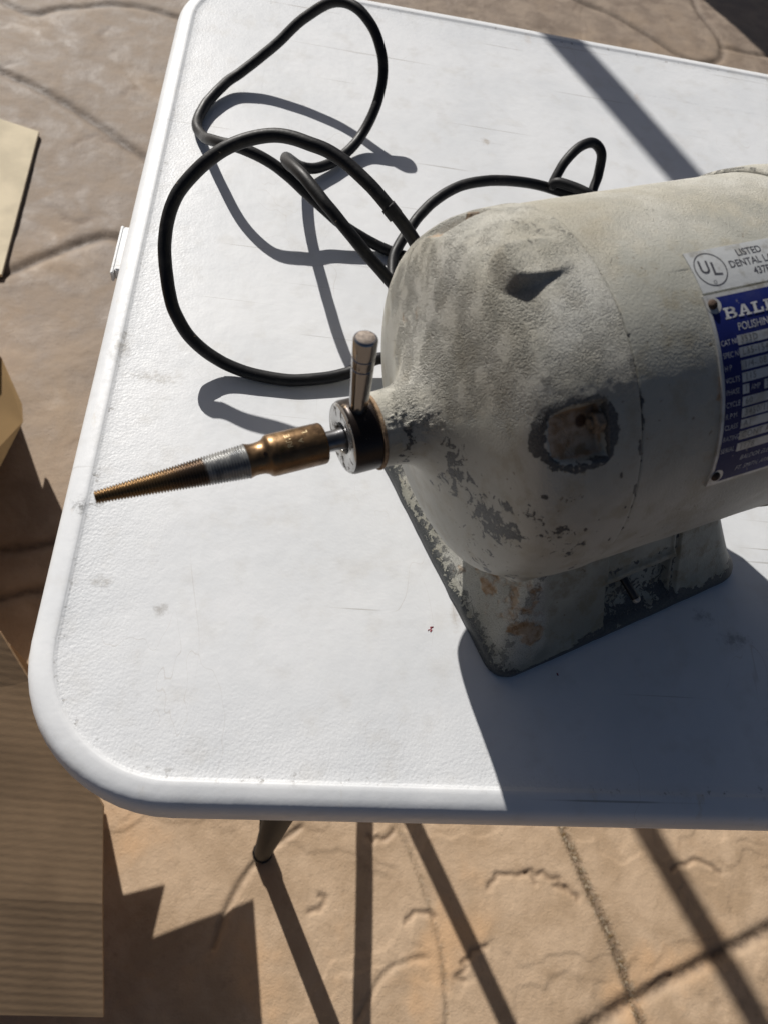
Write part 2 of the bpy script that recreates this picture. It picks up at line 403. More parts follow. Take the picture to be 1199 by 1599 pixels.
me = grid_mesh('ground', np.stack([X, Y, Hh], -1))
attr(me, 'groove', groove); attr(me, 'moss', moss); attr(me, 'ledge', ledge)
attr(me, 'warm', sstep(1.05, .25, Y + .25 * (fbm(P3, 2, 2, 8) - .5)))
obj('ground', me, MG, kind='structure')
bm = bmesh.new()
x0, x1, y0, y1, B = gx[0], gx[-1], gy[0], gy[-1], 60
for a, b, c, d in ((-B, x0, -B, B), (x1, B, -B, B), (x0, x1, -B, y0), (x0, x1, y1, B)):
    bm.faces.new([bm.verts.new(v) for v in ((a, c, -.002), (b, c, -.002), (b, d, -.002), (a, d, -.002))])
obj('patio_ground', bm, MG, kind='structure')

# ------------------------------------------------------------------ folding table
TX0, TX1, TY0, TY1 = -.129, 1.09, .041, .824
table = empty('folding_table', ((TX0 + TX1) / 2, (TY0 + TY1) / 2, 0), label='white moulded plastic folding table with rounded corners and scuffed top', category='table')
TC = table.location
def rrect(x0, x1, y0, y1, r, n=14, m=40):
    pts = []
    for ccx, ccy, a0 in ((x1 - r, y1 - r, 0), (x0 + r, y1 - r, 90), (x0 + r, y0 + r, 180), (x1 - r, y0 + r, 270)):
        for i in range(n + 1): pts.append((ccx + r * math.cos(R_(a0 + 90 * i / n)), ccy + r * math.sin(R_(a0 + 90 * i / n))))
    # densify straight runs
    out = []
    for i in range(len(pts)):
        p, q = pts[i], pts[(i + 1) % len(pts)]
        L = math.dist(p, q); k = max(1, int(L / .02))
        for j in range(k): out.append((p[0] + (q[0] - p[0]) * j / k, p[1] + (q[1] - p[1]) * j / k))
    return np.array(out)
base = rrect(TX0, TX1, TY0, TY1, .088)
def inset(d): 
    r = max(.004, .088 - d); n = len(base); c = np.array([[(TX0 + TX1) / 2, (TY0 + TY1) / 2]])
    core = np.clip(base, [TX0 + .088, TY0 + .088], [TX1 - .088, TY1 - .088]); v = base - core
    L = np.linalg.norm(v, axis=1, keepdims=True); return core + v / L * (.088 - d)
rings = [(.018, -.030), (.006, -.034), (.0025, -.0345), (.0008, -.033), (0, -.030), (0, -.020), (.0003, -.0125), (.0012, -.0075), (.003, -.0038), (.0055, -.0018), (.009, -.0007), (.0125, -.0001), (.0148, .0001), (.0158, -.0002), (.0168, -.0009), (.018, -.0011), (.024, -.0011), (.035, -.0010), (.05, -.0008), (.075, -.0006), (.087, -.0005)]
P = np.stack([np.column_stack([inset(d), np.full(len(base), z)]) for d, z in rings])
P[..., 2] += np.where(P[..., 2] > -.03, .0006 * (vnoise(P, 12, 3) - .5), 0)
P[:, :, 0] -= TC.x; P[:, :, 1] -= TC.y; P[:, :, 2] += TZ
nr, npt = P.shape[:2]
verts = P.reshape(-1, 3).tolist(); faces = []
for i in range(nr - 1):
    for j in range(npt): faces.append((i * npt + j, i * npt + (j + 1) % npt, (i + 1) * npt + (j + 1) % npt, (i + 1) * npt + j))
faces.append(tuple((nr - 1) * npt + j for j in range(npt)))
faces.append(tuple(reversed(range(npt))))
me = bpy.data.meshes.new('tabletop'); me.from_pydata(verts, [], faces); me.update()
me.polygons.foreach_set('use_smooth', [True] * len(me.polygons))
dd = np.repeat([r[0] for r in rings], npt); zz = np.repeat([r[1] for r in rings], npt)
attr(me, 'rim', ((dd < .0160) | (zz < -.01)).astype(float)); attr(me, 'crease', np.clip(1 - np.abs(dd - .0172) / .003, 0, 1))
attr(me, 'grain', np.clip(1.25 - (dd - .018) / .05, .18, 1.2))
top = obj('tabletop', me, MT, table)
# shader coordinates of the top are shifted so that the smudges sit at their world x, y: use the part's own object origin
for v in me.vertices: v.co.x += TC.x; v.co.y += TC.y
top.location = (-TC.x, -TC.y, 0)

def tube_mesh(pts, r, seg=12, k=6, closed=False, radii=None):
    C = np.array(catmull(pts, k)) if k > 1 else np.array(pts, float)
    T = np.gradient(C, axis=0); T /= np.linalg.norm(T, axis=1, keepdims=True) + 1e-12
    N = np.cross(T[0], (0, 0, 1.)); 
    if np.linalg.norm(N) < 1e-3: N = np.cross(T[0], (0, 1., 0))
    N /= np.linalg.norm(N); rows = []
    rr = np.full(len(C), r) if radii is None else radii(np.linspace(0, 1, len(C)))
    for i in range(len(C)):
        N = N - T[i] * (N @ T[i]); N /= np.linalg.norm(N); Bn = np.cross(T[i], N)
        a = np.linspace(0, 2 * np.pi, seg, endpoint=False)
        rows.append(C[i] + rr[i] * (np.outer(np.cos(a), N) + np.outer(np.sin(a), Bn)))
    P = np.array(rows)
    # end caps: collapse rings
    P = np.concatenate([np.repeat(C[:1], seg, 0)[None], P, np.repeat(C[-1:], seg, 0)[None]])
    return P
def tube(name, pts, r, mat, parent=None, seg=12, k=6, **props):
    return obj(name, grid_mesh(name, tube_mesh(pts, r, seg, k), closev=True), mat, parent, **props)
def box_bm(bm, x0, x1, y0, y1, z0, z1, bev=0):
    r = bmesh.ops.create_cube(bm, size=1)['verts']
    for v in r: v.co = Vector((x0 + (v.co.x + .5) * (x1 - x0), y0 + (v.co.y + .5) * (y1 - y0), z0 + (v.co.z + .5) * (z1 - z0)))
    if bev:
        es = list({e for v in r for e in v.link_edges}); bmesh.ops.bevel(bm, geom=es, offset=bev, segments=2, affect='EDGES')
    return bm
def L3(x, y, z): return (x - TC.x, y - TC.y, z)
# latch on the left end
bm = bmesh.new(); box_bm(bm, TX0 - .0065 - TC.x, TX0 - .0003 - TC.x, .425 - TC.y, .472 - TC.y, TZ - .031, TZ - .019, .0012)
latch = obj('latch', bm, MT, table)
bm = bmesh.new(); box_bm(bm, TX0 - .0090 - TC.x, TX0 - .0067 - TC.x, .423 - TC.y, .474 - TC.y, TZ - .030, TZ - .0205, .0006)
obj('latch_lip', bm, MT, latch)
for lx in (.024, .93):
    for ly in (.064, .54):
        leg = tube('leg', [L3(lx, ly, TZ - .036), L3(lx, ly, .5), L3(lx, ly, .25), L3(lx, ly, .012)], .0125, MLEG, table)
        tube('foot_cap', [L3(lx, ly, .022), L3(lx, ly, .010), L3(lx, ly, .001)], .0148, MRB, leg, 12, 2)
    tube('crossbar', [L3(lx, .0775, .215), L3(lx, .3, .215), L3(lx, .5265, .215)], .0105, MLEG, table)

# ------------------------------------------------------------------ polishing lathe
YAW = R_(22); AX = Vector((math.cos(YAW), math.sin(YAW), 0)); NX = Vector((-math.sin(YAW), math.cos(YAW), 0))
ORG = NX * .160; A0 = .266; ZC = .145; SURF = TZ - .0007
root = empty('polishing_lathe', (ORG + AX * A0) + Vector((0, 0, SURF)), YAW,
             label='grey dental polishing motor with a tapered threaded spindle, dusty flaking paint and a blue nameplate', category='polishing motor')
def cylp(a, r, th):      # a, r, th arrays -> local coordinates
    return np.stack([a - A0, r * np.cos(th), ZC + r * np.sin(th)], -1)
RB = .0865
# ---- end bell
prof = [(.1088, .0166), (.1095, .0171), (.112, .0173), (.1175, .0176), (.1220, .0185), (.1265, .0212), (.1303, .0262), (.1333, .0335), (.1362, .0430), (.1387, .0535), (.1411, .0638), (.1442, .0722), (.1480, .0780), (.1540, .0818), (.162, .0848), (.170, .0863), (.180, .0869), (.1852, .0870), (.1856, .0862)]
pa = np.array(catmull(prof, 8))
s = np.concatenate([[0], np.cumsum(np.linalg.norm(np.diff(pa, axis=0), axis=1))])
u = np.linspace(0, s[-1], 250); A = np.interp(u, s, pa[:, 0]); RR = np.interp(u, s, pa[:, 1])
nv = 760; TH = np.linspace(0, 2 * np.pi, nv, endpoint=False)
Ag, Tg = np.meshgrid(A, TH, indexing='ij'); Rg = np.repeat(RR[:, None], nv, 1)
chipA = np.zeros_like(Rg); rustA = np.zeros_like(Rg)
def angd(t, c): return (t - c + np.pi) % (2 * np.pi) - np.pi
pock = np.zeros_like(Rg)
for deg, fl in ((133.4, .0785), (46., .0775), (221., .0775), (311., .0775)):
    arc = angd(Tg, R_(deg)) * .0835
    hw = .0104 - .0040 * np.clip((.158 - Ag) / .012, 0, 1) ** 2
    m = sstep(1.12, .86, np.abs(arc) / hw) * sstep(.1712, .1700, Ag)
    floor = fl + .25 * np.abs(arc) ** 1 * .3
    deep = np.clip(Rg - floor, 0, None)
    big = m * np.minimum(deep, .0105); lim = Ag > .128
    Rg = Rg - np.where(lim, big, 0)
    pock = np.maximum(pock, np.where(lim, m * sstep(.0002, .0016, deep), 0))
    if deg in (133.4,):
        # ragged ring of bare primer around the pocket
        d = ((np.abs((Ag - .1595) / 1.05)) ** 2.6 + np.abs(arc) ** 2.6) ** (1 / 2.6)
        ring = np.exp(-((d - .0126) / .0027) ** 2)
        chipA = np.maximum(chipA, .66 * ring * (1 + .5 * (fbm(cylp(Ag, Rg, Tg), 160, 3, 3) - .5)))
        chipA = np.where((m > .4) & (deep > .0008), 0, chipA)
        rustA = np.maximum(rustA, .80 * m * (deep > .0004)); rustA = np.maximum(rustA, 1.3 * np.exp(-(np.hypot(Ag - .1640, arc + .004) / .0052) ** 2) * m)
    elif deg == 46.:
        rustA = np.maximum(rustA, .62 * m * (deep > .0004))
# milled pads: top (90 deg) and underside
for deg, lvl, acx, ahw, bhw in ((85., .0874, .1630, .0125, .0098), (203., .0854, .168, .012, .008)):
    lt = angd(Tg, R_(deg)); nloc = Rg * np.sin(lt)
    se = ((np.abs(nloc) / bhw) ** 4 + (np.abs(Ag - acx) / ahw) ** 3) ** .3; m = sstep(1.25, .85, se) * (np.cos(lt) > .5)
    tgt = lvl / np.maximum(np.cos(lt), .5)
    Rg = Rg + m * np.clip(tgt - Rg, 0, .009)
Pb = cylp(Ag, Rg, Tg)
n1 = fbm(Pb, 260, 4, 1) - .5; n2 = fbm(Pb, 70, 3, 5) - .5
up = np.sin(Tg)
# dust lies on the upper and end faces and is caked round the hub
dustA = .62 * sstep(-.35, .55, up + .5 * n2) * sstep(2.45, 2.15, Tg) 
dustA = np.where(Tg > 4.4, .2, dustA)
dustA = np.maximum(dustA, .42 * sstep(.150, .132, Ag) * sstep(2.9, 2.3, Tg) * (Tg < 4))
dustA = np.maximum(dustA, .72 * np.exp(-((Ag - .1290) / .009) ** 2) * np.exp(-(angd(Tg, R_(95)) / .75) ** 2))
dustA = np.maximum(dustA, .25)
dustA -= .35 * sstep(2.0, 2.5, Tg) * sstep(5.0, 4.5, Tg) * sstep(.13, .14, Ag)
# broad worn patches of primer
def blob(a, deg, ra, rt, amt):
    global chipA
    arc = angd(Tg, R_(deg)) * np.maximum(Rg, .02)
    chipA = np.maximum(chipA, amt * np.exp(-((Ag - a) / ra) ** 2 - (arc / rt) ** 2))
blob(.1335, 168, .004, .022, .50); blob(.140, 176, .006, .016, .47); blob(.1195, 150, .006, .014, .42); blob(.1165, 185, .008, .012, .40)
blob(.1835, 76, .004, .012, .47); blob(.172, 70, .006, .010, .44); blob(.166, 80, .005, .006, .45)
blob(.1845, 120, .0022, .006, .62); blob(.1848, 140, .0016, .006, .62); blob(.1848, 152, .0016, .005, .6)
blob(.155, 165, .012, .012, .38); blob(.163, 172, .012, .010, .38); blob(.160, 152, .010, .007, .36); blob(.148, 160, .006, .010, .40); blob(.150, 205, .02, .02, .36); blob(.1655, 206, .01, .01, .45)
blob(.151, 118, .0025, .002, .62); blob(.1435, 172, .004, .012, .46)
rf = np.random.RandomState(5)
for _i in range(20):
    sz = rf.uniform(.0006, .0019); blob(rf.uniform(.136, .183), rf.uniform(135, 192), sz, sz * rf.uniform(.7, 2.2), rf.uniform(.5, .72))
rustA = np.maximum(rustA, .46 * np.exp(-((Ag - .138) / .006) ** 2) * sstep(.75, .2, np.abs(angd(Tg, R_(35)))))
rustA = np.maximum(rustA, .30 * np.exp(-((Ag - .1325) / .003) ** 2) * (np.abs(angd(Tg, R_(75))) < .9))
Rg = Rg + n1 * .00030 * np.clip(dustA + .15, .15, .9) * 1.3 + .0005 * n2
cake = np.clip(fbm(Pb, 420, 3, 21) - .5, 0, 1) * .0042 * np.exp(-((Ag - .119) / .010) ** 2) * np.exp(-(angd(Tg, R_(118)) / .5) ** 2)
Rg = Rg + cake
me = grid_mesh('end_bell', cylp(Ag, Rg, Tg), closev=True)
attr(me, 'dust', dustA); attr(me, 'chip', chipA); attr(me, 'rust', rustA)
gr_ = sstep(2.5, 1.9, Tg) * sstep(-.2, .3, up) * (Tg < 4) * (.45 + .75 * sstep(.160, .146, Ag)) * sstep(.110, .118, Ag)
attr(me, 'grit', np.where(pock > .3, .2, gr_))
bell = obj('end_bell', me, MP, root)
# ---- motor body and rear bell
def shell(name, prof, nu, nv, dustf, chipf, rustf, seed):
    pa = np.array(prof); s = np.concatenate([[0], np.cumsum(np.linalg.norm(np.diff(pa, axis=0), axis=1))])
    u = np.linspace(0, s[-1], nu); u = np.unique(np.concatenate([u, s])); A = np.interp(u, s, pa[:, 0]); RR = np.interp(u, s, pa[:, 1])
    TH = np.linspace(0, 2 * np.pi, nv, endpoint=False); Ag, Tg = np.meshgrid(A, TH, indexing='ij'); Rg = np.repeat(RR[:, None], nv, 1)
    Pb = cylp(Ag, Rg, Tg); Rg = Rg + (fbm(Pb, 60, 4, seed) - .5) * .0006
    me = grid_mesh(name, cylp(Ag, Rg, Tg), closev=True)
    attr(me, 'dust', dustf(Ag, Tg, Pb)); attr(me, 'chip', chipf(Ag, Tg, Pb)); attr(me, 'rust', rustf(Ag, Tg, Pb))
    return obj(name, me, MP, root)
shell('motor_body', [(.1860, .0800), (.1860, .0855), (.1864, .0863), (.20, .0865), (.305, .0865), (.3105, .0865), (.3105, .080)], 90, 500,
      lambda a, t, p: np.maximum(.05, .62 * sstep(2.0, 1.2, t) * sstep(-.4, .3, t) + .25 * np.exp(-((a - .186) / .012) ** 2) * sstep(2.3, 1.9, t)) + .18 * np.exp(-((a - .222) / .006) ** 2) * (np.abs(t - 2.2) < .5),
      lambda a, t, p: .40 * np.exp(-((a - .186) / .002) ** 2) * (np.abs(t - 2.4) < .6) + .33 * sstep(.58, .66, fbm(p, 55, 3, 4)) * sstep(2.1, .9, t),
      lambda a, t, p: .42 * np.exp(-((a - .2245) / .0022) ** 2) * (np.abs(t - 2.4) < .5) + .35 * sstep(.62, .7, fbm(p, 90, 3, 8)), 7)
shell('rear_bell', [(.3110, .080), (.3110, .0872), (.3120, .0884), (.325, .0886), (.345, .0872), (.358, .0830), (.368, .075), (.376, .062), (.382, .045), (.386, .030), (.392, .0215), (.405, .0200), (.415, .0195), (.416, .012)], 120, 300,
      lambda a, t, p: .1 + .5 * sstep(2.0, 1.2, t), lambda a, t, p: .45 * np.exp(-((a - .312) / .003) ** 2) * (np.abs(t - 1.2) < .7), lambda a, t, p: a * 0 + .3 * np.exp(-((a - .311) / .003) ** 2), 9)
def lathe(name, prof, mat, parent, nv=64, dense=1, flat=False):
    pa = np.array(prof, float); TH = np.linspace(0, 2 * np.pi, nv, endpoint=False)
    Ag, Tg = np.meshgrid(pa[:, 0], TH, indexing='ij'); Rg = np.repeat(pa[:, 1][:, None], nv, 1)
    me = grid_mesh(name, cylp(Ag, Rg, Tg), closev=True)
    o = obj(name, me, mat, parent)
    try: me.set_sharp_from_angle(angle=R_(35))
    except Exception: pass
    return o
# sharp bolt heads seated in the pockets
def bolt_head(deg, parent, label=None):
    bm = bmesh.new(); c = bmesh.ops.create_cone(bm, cap_ends=True, segments=6, radius1=.0046, radius2=.0046, depth=.0042)['verts']
    bmesh.ops.bevel(bm, geom=list(bm.edges), offset=.0005, segments=1, affect='EDGES')
    bmesh.ops.rotate(bm, verts=bm.verts, matrix=Matrix.Rotation(R_(90), 3, 'Y')); bmesh.ops.rotate(bm, verts=bm.verts, matrix=Matrix.Rotation(R_(17), 3, 'X'))
    t = R_(deg); bmesh.ops.translate(bm, verts=bm.verts, vec=(.1688 - A0, .0815 * math.cos(t), ZC + .0815 * math.sin(t)))
    bmesh.ops.create_cone(bm, cap_ends=True, segments=20, radius1=.0020, radius2=.0020, depth=.0014, matrix=Matrix.Translation((.1662 - A0, .0815 * math.cos(t), ZC + .0815 * math.sin(t))) @ Matrix.Rotation(R_(90), 4, 'Y'))
    return obj('bolt', bm, MBOLT, parent)
for dg in (131.6, 46., 221., 311.): bolt_head(dg, bell)
lathe('gasket', [(.1074, .011), (.1074, .0176), (.1078, .0180), (.1085, .0179), (.1090, .0174), (.1090, .011)], MGASK, root)
# spanner collar with its lever
collar = lathe('collar', [(.1073, .010), (.1073, .0162), (.1068, .0169), (.0960, .0169), (.0950, .0166), (.0942, .0160)], MDK, root, 96)
lathe('collar_face', [(.0942, .0162), (.0937, .0156), (.0935, .0142), (.0936, .0092), (.0942, .0074), (.0965, .0067), (.0990, .0062)], MGR, collar, 96)
lv = R_(78); d0 = np.array([0.02, math.cos(lv), math.sin(lv)]); d0 /= np.linalg.norm(d0)
def lever():
    c0 = np.array([.1005 - A0, .0138 * math.cos(lv), ZC + .0138 * math.sin(lv)])
    prof = [(h_ + (.0036 if h_ > .01 else 0), r_) for h_, r_ in [(0, .0042), (.0045, .0042), (.020, .0047), (.0215, .0047), (.0218, .0043), (.0226, .0043), (.0229, .0048), (.0268, .0049), (.0271, .0045), (.0279, .0045), (.0282, .0050), (.0355, .0051), (.0362, .0049), (.0367, .0044), (.0368, 0.0)]]
    ux = np.cross(d0, (1, 0, 0)); ux /= np.linalg.norm(ux); uy = np.cross(d0, ux); a = np.linspace(0, 2 * np.pi, 40, endpoint=False)
    L = []
    for h, r in prof: L.append(c0 + d0 * h + r * (np.outer(np.cos(a), ux) + np.outer(np.sin(a), uy)))
    me = grid_mesh('lever', np.array(L), closev=True)
    o = obj('lever', me, MCH, collar)
    try: me.set_sharp_from_angle(angle=R_(30))
    except Exception: pass
    a = np.linspace(0, 2 * np.pi, 28, endpoint=False)
    L = [c0 + d0 * h + r * (np.outer(np.cos(a), ux) + np.outer(np.sin(a), uy)) for h, r in ((.0402, .0041), (.0405, .0039), (.0406, 0.))]
    obj('lever_cap', grid_mesh('lever_cap', np.array(L), closev=True), mat_plain('dusty_cap', (.30, .25, .21), .8, .2, .3, 700, .0003, 1500), o)
lever()
lathe('shaft', [(.1040, .0052), (.0960, .0052), (.0940, .0050), (.0905, .0046), (.0835, .0046)], mat_plain('dark_shaft_steel', (.16, .16, .165), .28, .9, .3, 120), root, 40)
chuck = lathe('chuck', [(.0850, .0040), (.0850, .0086), (.0845, .0091), (.0838, .0093), (.0625, .0093), (.0605, .0092), (.0596, .0088), (.0590, .0081), (.0582, .0076), (.0568, .0071), (.0545, .0069), (.0525, .0070), (.0510, .0074), (.0502, .0076)], MBR, root, 80)
# small set-screw hole in the chuck neck
bm = bmesh.new(); t = R_(112)
q = Vector((0, math.cos(t), math.sin(t))).to_track_quat('Z', 'Y').to_matrix().to_4x4()
bmesh.ops.create_cone(bm, cap_ends=True, segments=16, radius1=.0009, radius2=.0009, depth=.0006, matrix=Matrix.Translation((.0575 - A0, .0077 * math.cos(t), ZC + .0077 * math.sin(t))) @ q)
obj('set_screw', bm, MDK, chuck)
# threaded tapered spindle: a true helix
p_ = .00122; na = 560; ng = 40
Aa = np.linspace(-.0125, .0502, na); Tt = np.linspace(0, 2 * np.pi, ng, endpoint=False)
Ag, Tg = np.meshgrid(Aa, Tt, indexing='ij')
rb = np.interp(Aa, [-.0125, .012, .034, .0502], [.0027, .0046, .0064, .0076])[:, None]
ph = (Ag / p_ + Tg / (2 * np.pi)) % 1.0
wav = 1 - np.abs(2 * ph - 1)
dep = np.interp(Aa, [-.0125, .02, .034, .0502], [.00060, .00068, .00068, .00062])[:, None]
Rg = rb - dep * (1 - sstep(.12, .8, wav))
Rg[0] = .0002; Rg[1] *= .9
Pt = cylp(Ag, Rg, Tg)
me = grid_mesh('threaded_spindle', Pt, closev=True); obj('threaded_spindle', me, MTH, root)
# rear spindle
lathe('rear_shaft', [(.410, .0055), (.470, .0055), (.472, .0105), (.498, .0105), (.500, .0085), (.500, .0)], MBR, root, 32)

# ---- base
def base_mesh():
    lv = [(0.0, .0006), (.0015, 0.), (.006, 0.0002), (.0085, .0012), (.0105, .0035)]
    Z = np.concatenate([[l[0] for l in lv], np.linspace(.013, .085, 62)])
    I = np.interp(Z, [l[0] for l in lv] + [.013, .07, .085], [l[1] for l in lv] + [.0065, .046, .054])
    rows = []; m = 900
    for z, i in zip(Z, I):
        ia = i * .86; ib = i * .86; inn = i
        a0, a1, n0, n1 = .1705 + ia, .3655 - ib * .9, -.1045 + inn, .0985 - inn
        r = max(.003, .0145 - i * .25)
        pts = []
        w, h = a1 - a0, n1 - n0
        seq = []
        for cx_, cy_, s0 in ((a1 - r, n1 - r, 0), (a0 + r, n1 - r, 90), (a0 + r, n0 + r, 180), (a1 - r, n0 + r, 270)):
            for j in range(9): seq.append((cx_ + r * math.cos(R_(s0 + 90 * j / 8)), cy_ + r * math.sin(R_(s0 + 90 * j / 8))))
        seq.append(seq[0]); seq = np.array(seq)
        # resample so vertices line up from ring to ring: fixed count per segment
        out = []
        per = {8: 300, 17: 150, 26: 300, 35: 150}
        for j in range(len(seq) - 1):
            kk = per.get(j, 1)
            t = np.linspace(0, 1, kk, endpoint=False)[:, None]
            out.append(seq[j] + (seq[j + 1] - seq[j]) * t)
        rows.append(np.column_stack([np.vstack(out), np.full(sum(len(o) for o in out), z)]))
    P = np.array(rows)
    a, n, z = P[..., 0], P[..., 1], P[..., 2]
    near = (n < -.02)
    # switch bay pressed into the near face
    bay = sstep(.249, .2505, a) * sstep(.3035, .302, a) * sstep(.010, .0115, z) * sstep(.038, .0368, z) * near
    lab = sstep(.250, .2515, a) * sstep(.3015, .300, a) * sstep(.0395, .041, z) * sstep(.0605, .059, z) * near
    side = sstep(.3025, .304, a) * sstep(.308, .3065, a) * sstep(.008, .010, z) * near
    lip = np.exp(-((z - .0388) / .0014) ** 2) * sstep(.247, .249, a) * sstep(.305, .303, a) * near
    P[..., 1] = n + bay * .0095 + lab * .0014 + side * .003 - lip * .0024
    Pn = P.copy(); ns = fbm(P, 70, 4, 3) - .5
    P[..., 1] += np.where(near, ns * .0010, 0); P[..., 0] += np.where(a < .215, ns * .0010, 0)
    return P, bay, lab, side, near
P, bay, lab, side, near = base_mesh()
a, n, z = P[..., 0].copy(), P[..., 1].copy(), P[..., 2]
cr_, sr_ = math.cos(R_(3.2)), math.sin(R_(3.2))
xa, xn = P[..., 0] - .172, P[..., 1] + .0985
P[..., 0], P[..., 1] = .172 + cr_ * xa - sr_ * xn - A0, -.0985 + sr_ * xa + cr_ * xn
me = grid_mesh('base', P, closev=True)
f1 = fbm(P, 90, 3, 2); f2 = fbm(P, 40, 3, 6)
chip = .70 * sstep(.0135, .007, z + .016 * (f2 - .5)) + .40 * bay + .35 * side
corner = np.minimum(np.abs((a - .172) * 1.0 - z * .62), np.abs((n + .0985) - z * .75))   # distance from the hip line
hip = np.exp(-((np.abs((a - .172) - (n + .0985)) / .006) ** 2)) * (a < .22) * near
chip = np.maximum(chip, .44 * hip); chip = np.maximum(chip, .50 * lab * sstep(.047, .040, z)); chip = np.maximum(chip, .42 * (a < .18) * sstep(.02, .012, z))
leftf = sstep(.215, .2, a)
attr(me, 'dust', .14 + .42 * leftf * sstep(.004, .016, z) + .38 * np.exp(-((z - .022) / .012) ** 2) * np.exp(-((a - .188) / .012) ** 2) * near + .15 * hip)
attr(me, 'chip', chip); attr(me, 'rust', .58 * leftf * sstep(.012, .026, z + .02 * (f1 - .5)) * sstep(.2, .8, f2 + .25) + .38 * sstep(.55, .7, f2) * near * .8)
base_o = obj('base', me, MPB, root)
# toggle switch and its nut
sw = Vector((.2680 - A0, -.0785, .0270)); dsw = Vector((.12, -.75, -.05)).normalized()
def rod(name, p, d, segs, mat, parent, nv=20):
    d = np.array(d); ux = np.cross(d, (0, 0, 1.)); ux /= np.linalg.norm(ux); uy = np.cross(d, ux); a = np.linspace(0, 2 * np.pi, nv, endpoint=False)
    return obj(name, grid_mesh(name, np.array([np.array(p) + d * h + r * (np.outer(np.cos(a), ux) + np.outer(np.sin(a), uy)) for h, r in segs]), closev=True), mat, parent)
swn = rod('switch_nut', sw - dsw * .006, dsw, [(0, .0062), (.002, .0062), (.0025, .0055), (.0025, .0)], MBOLT, root, 6)
dt = Vector((.25, -.80, -.30)).normalized()
tg = rod('toggle', sw - dsw * .004, dt, [(0, .0026), (.004, .0024), (.014, .0027), (.0150, .0022)], MSWITCH, swn)
rod('toggle_tip', sw - dsw * .004 + dt * .0150, dt, [(0, .0027), (.0016, .0027), (.0028, .0019), (.0030, 0)], MTIP, tg)

# ---- sticker and nameplate (flat print wrapped on the body)
def wrap_patch(name, a0, a1, t0, t1, r0, r1, mat, parent, na=24, nt=40, edge=None):
    """thin curved sheet between angles t0..t1 (deg)"""
    Aa = np.linspace(a0, a1, na); Tt = np.radians(np.linspace(t0, t1, nt))
    Ag, Tg = np.meshgrid(Aa, Tt, indexing='ij')
    R = np.full(Ag.shape, r1); 
    if edge is not None: Ag = Ag + edge(Ag, Tg) 
    # skirt
    Ae = np.pad(Ag, 1, 'edge'); Te = np.pad(Tg, 1, 'edge'); Re = np.pad(R, 1, constant_values=r0)
    me = grid_mesh(name, cylp(Ae, Re, Te)); o = obj(name, me, mat, parent)
    me.polygons.foreach_set('use_smooth', [False] * len(me.polygons)); me.update()
    try: me.polygons.foreach_set('use_smooth', [True] * len(me.polygons)); me.set_sharp_from_angle(angle=R_(40))
    except Exception: pass
    return o
def wrap_verts(me, a0, deg, r):
    for v in me.vertices:
        th = R_(deg) - v.co.y / r
        x, y, h = v.co.x + a0 - A0, 0, r + v.co.z
        v.co = (x, h * math.cos(th), ZC + h * math.sin(th))
    me.update()
def text(name, s, a, deg, size, mat, parent, r, sx=1., align='LEFT', bold=0., shear=0., space=1.):
    cu = bpy.data.curves.new(name, 'FONT'); cu.body = s; cu.size = size; cu.align_x = align; cu.align_y = 'CENTER'
    cu.offset = bold; cu.shear = shear; cu.space_character = space; cu.resolution_u = 3; cu.fill_mode = 'FRONT'
    tmp = bpy.data.objects.new('tmp', cu); COL.objects.link(tmp)
    dg = bpy.context.evaluated_depsgraph_get(); me = bpy.data.meshes.new_from_object(tmp.evaluated_get(dg))
    bpy.data.objects.remove(tmp); me.materials.clear(); me.name = name
    for v in me.vertices: v.co.x *= sx
    wrap_verts(me, a, deg, r)
    return obj(name, me, mat, parent)
st = wrap_patch('certification_sticker', .2258, .345, 93.0, 105.4, .0864, .08695, MLB, root, 10, 20)
rs = .08702
text('lettering', 'LISTED', .2505, 95.9, .0046, MINK, st, rs, .95, bold=.00007)
text('lettering', 'DENTAL LATHE', .2442, 99.0, .0046, MINK, st, rs, .95, bold=.00007)
text('lettering', '437B', .2545, 102.1, .0046, MINK, st, rs, .95, bold=.00007)
def ring(a, deg, r0, r1, mat, parent, r, name='emblem_ring', n=64, sy=1.):
    ang = np.linspace(0, 2 * np.pi, n, endpoint=False)
    P = np.array([[(q * math.cos(t), q * sy * math.sin(t), 0) for t in ang] for q in (r0, r1)])
    me = grid_mesh(name, P, closev=True); wrap_verts(me, a, deg, r); return obj(name, me, mat, parent)
ring(.2346, 99.1, .0072, .0077, MINK, st, rs)
def strokes(name, polys, a, deg, mat, parent, r, sx=1., sy=1., rot=0.):
    vs, fs = [], []
    c, s_ = math.cos(rot), math.sin(rot)
    for i, p in enumerate(polys):
        b = len(vs)
        for x, y in p:
            x, y = x * sx, y * sy
            vs.append((x * c - y * s_, x * s_ + y * c, i * 4e-6))
        fs.append(tuple(range(b, b + len(p))))
    me = bpy.data.meshes.new(name); me.from_pydata(vs, [], fs); me.update(); wrap_verts(me, a, deg, r); return obj(name, me, mat, parent)
def rc(x0, x1, y0, y1): return [(x0, y0), (x1, y0), (x1, y1), (x0, y1)]
def bow(cx_, cy_, rx0, ry0, rx1, ry1, a0, a1, n=12):
    o = []
    for i in range(n):
        t, u2 = R_(a0 + (a1 - a0) * i / n), R_(a0 + (a1 - a0) * (i + 1) / n)
        o.append([(cx_ + rx0 * math.cos(t), cy_ + ry0 * math.sin(t)), (cx_ + rx1 * math.cos(t), cy_ + ry1 * math.sin(t)), (cx_ + rx1 * math.cos(u2), cy_ + ry1 * math.sin(u2)), (cx_ + rx0 * math.cos(u2), cy_ + ry0 * math.sin(u2))])
    return o
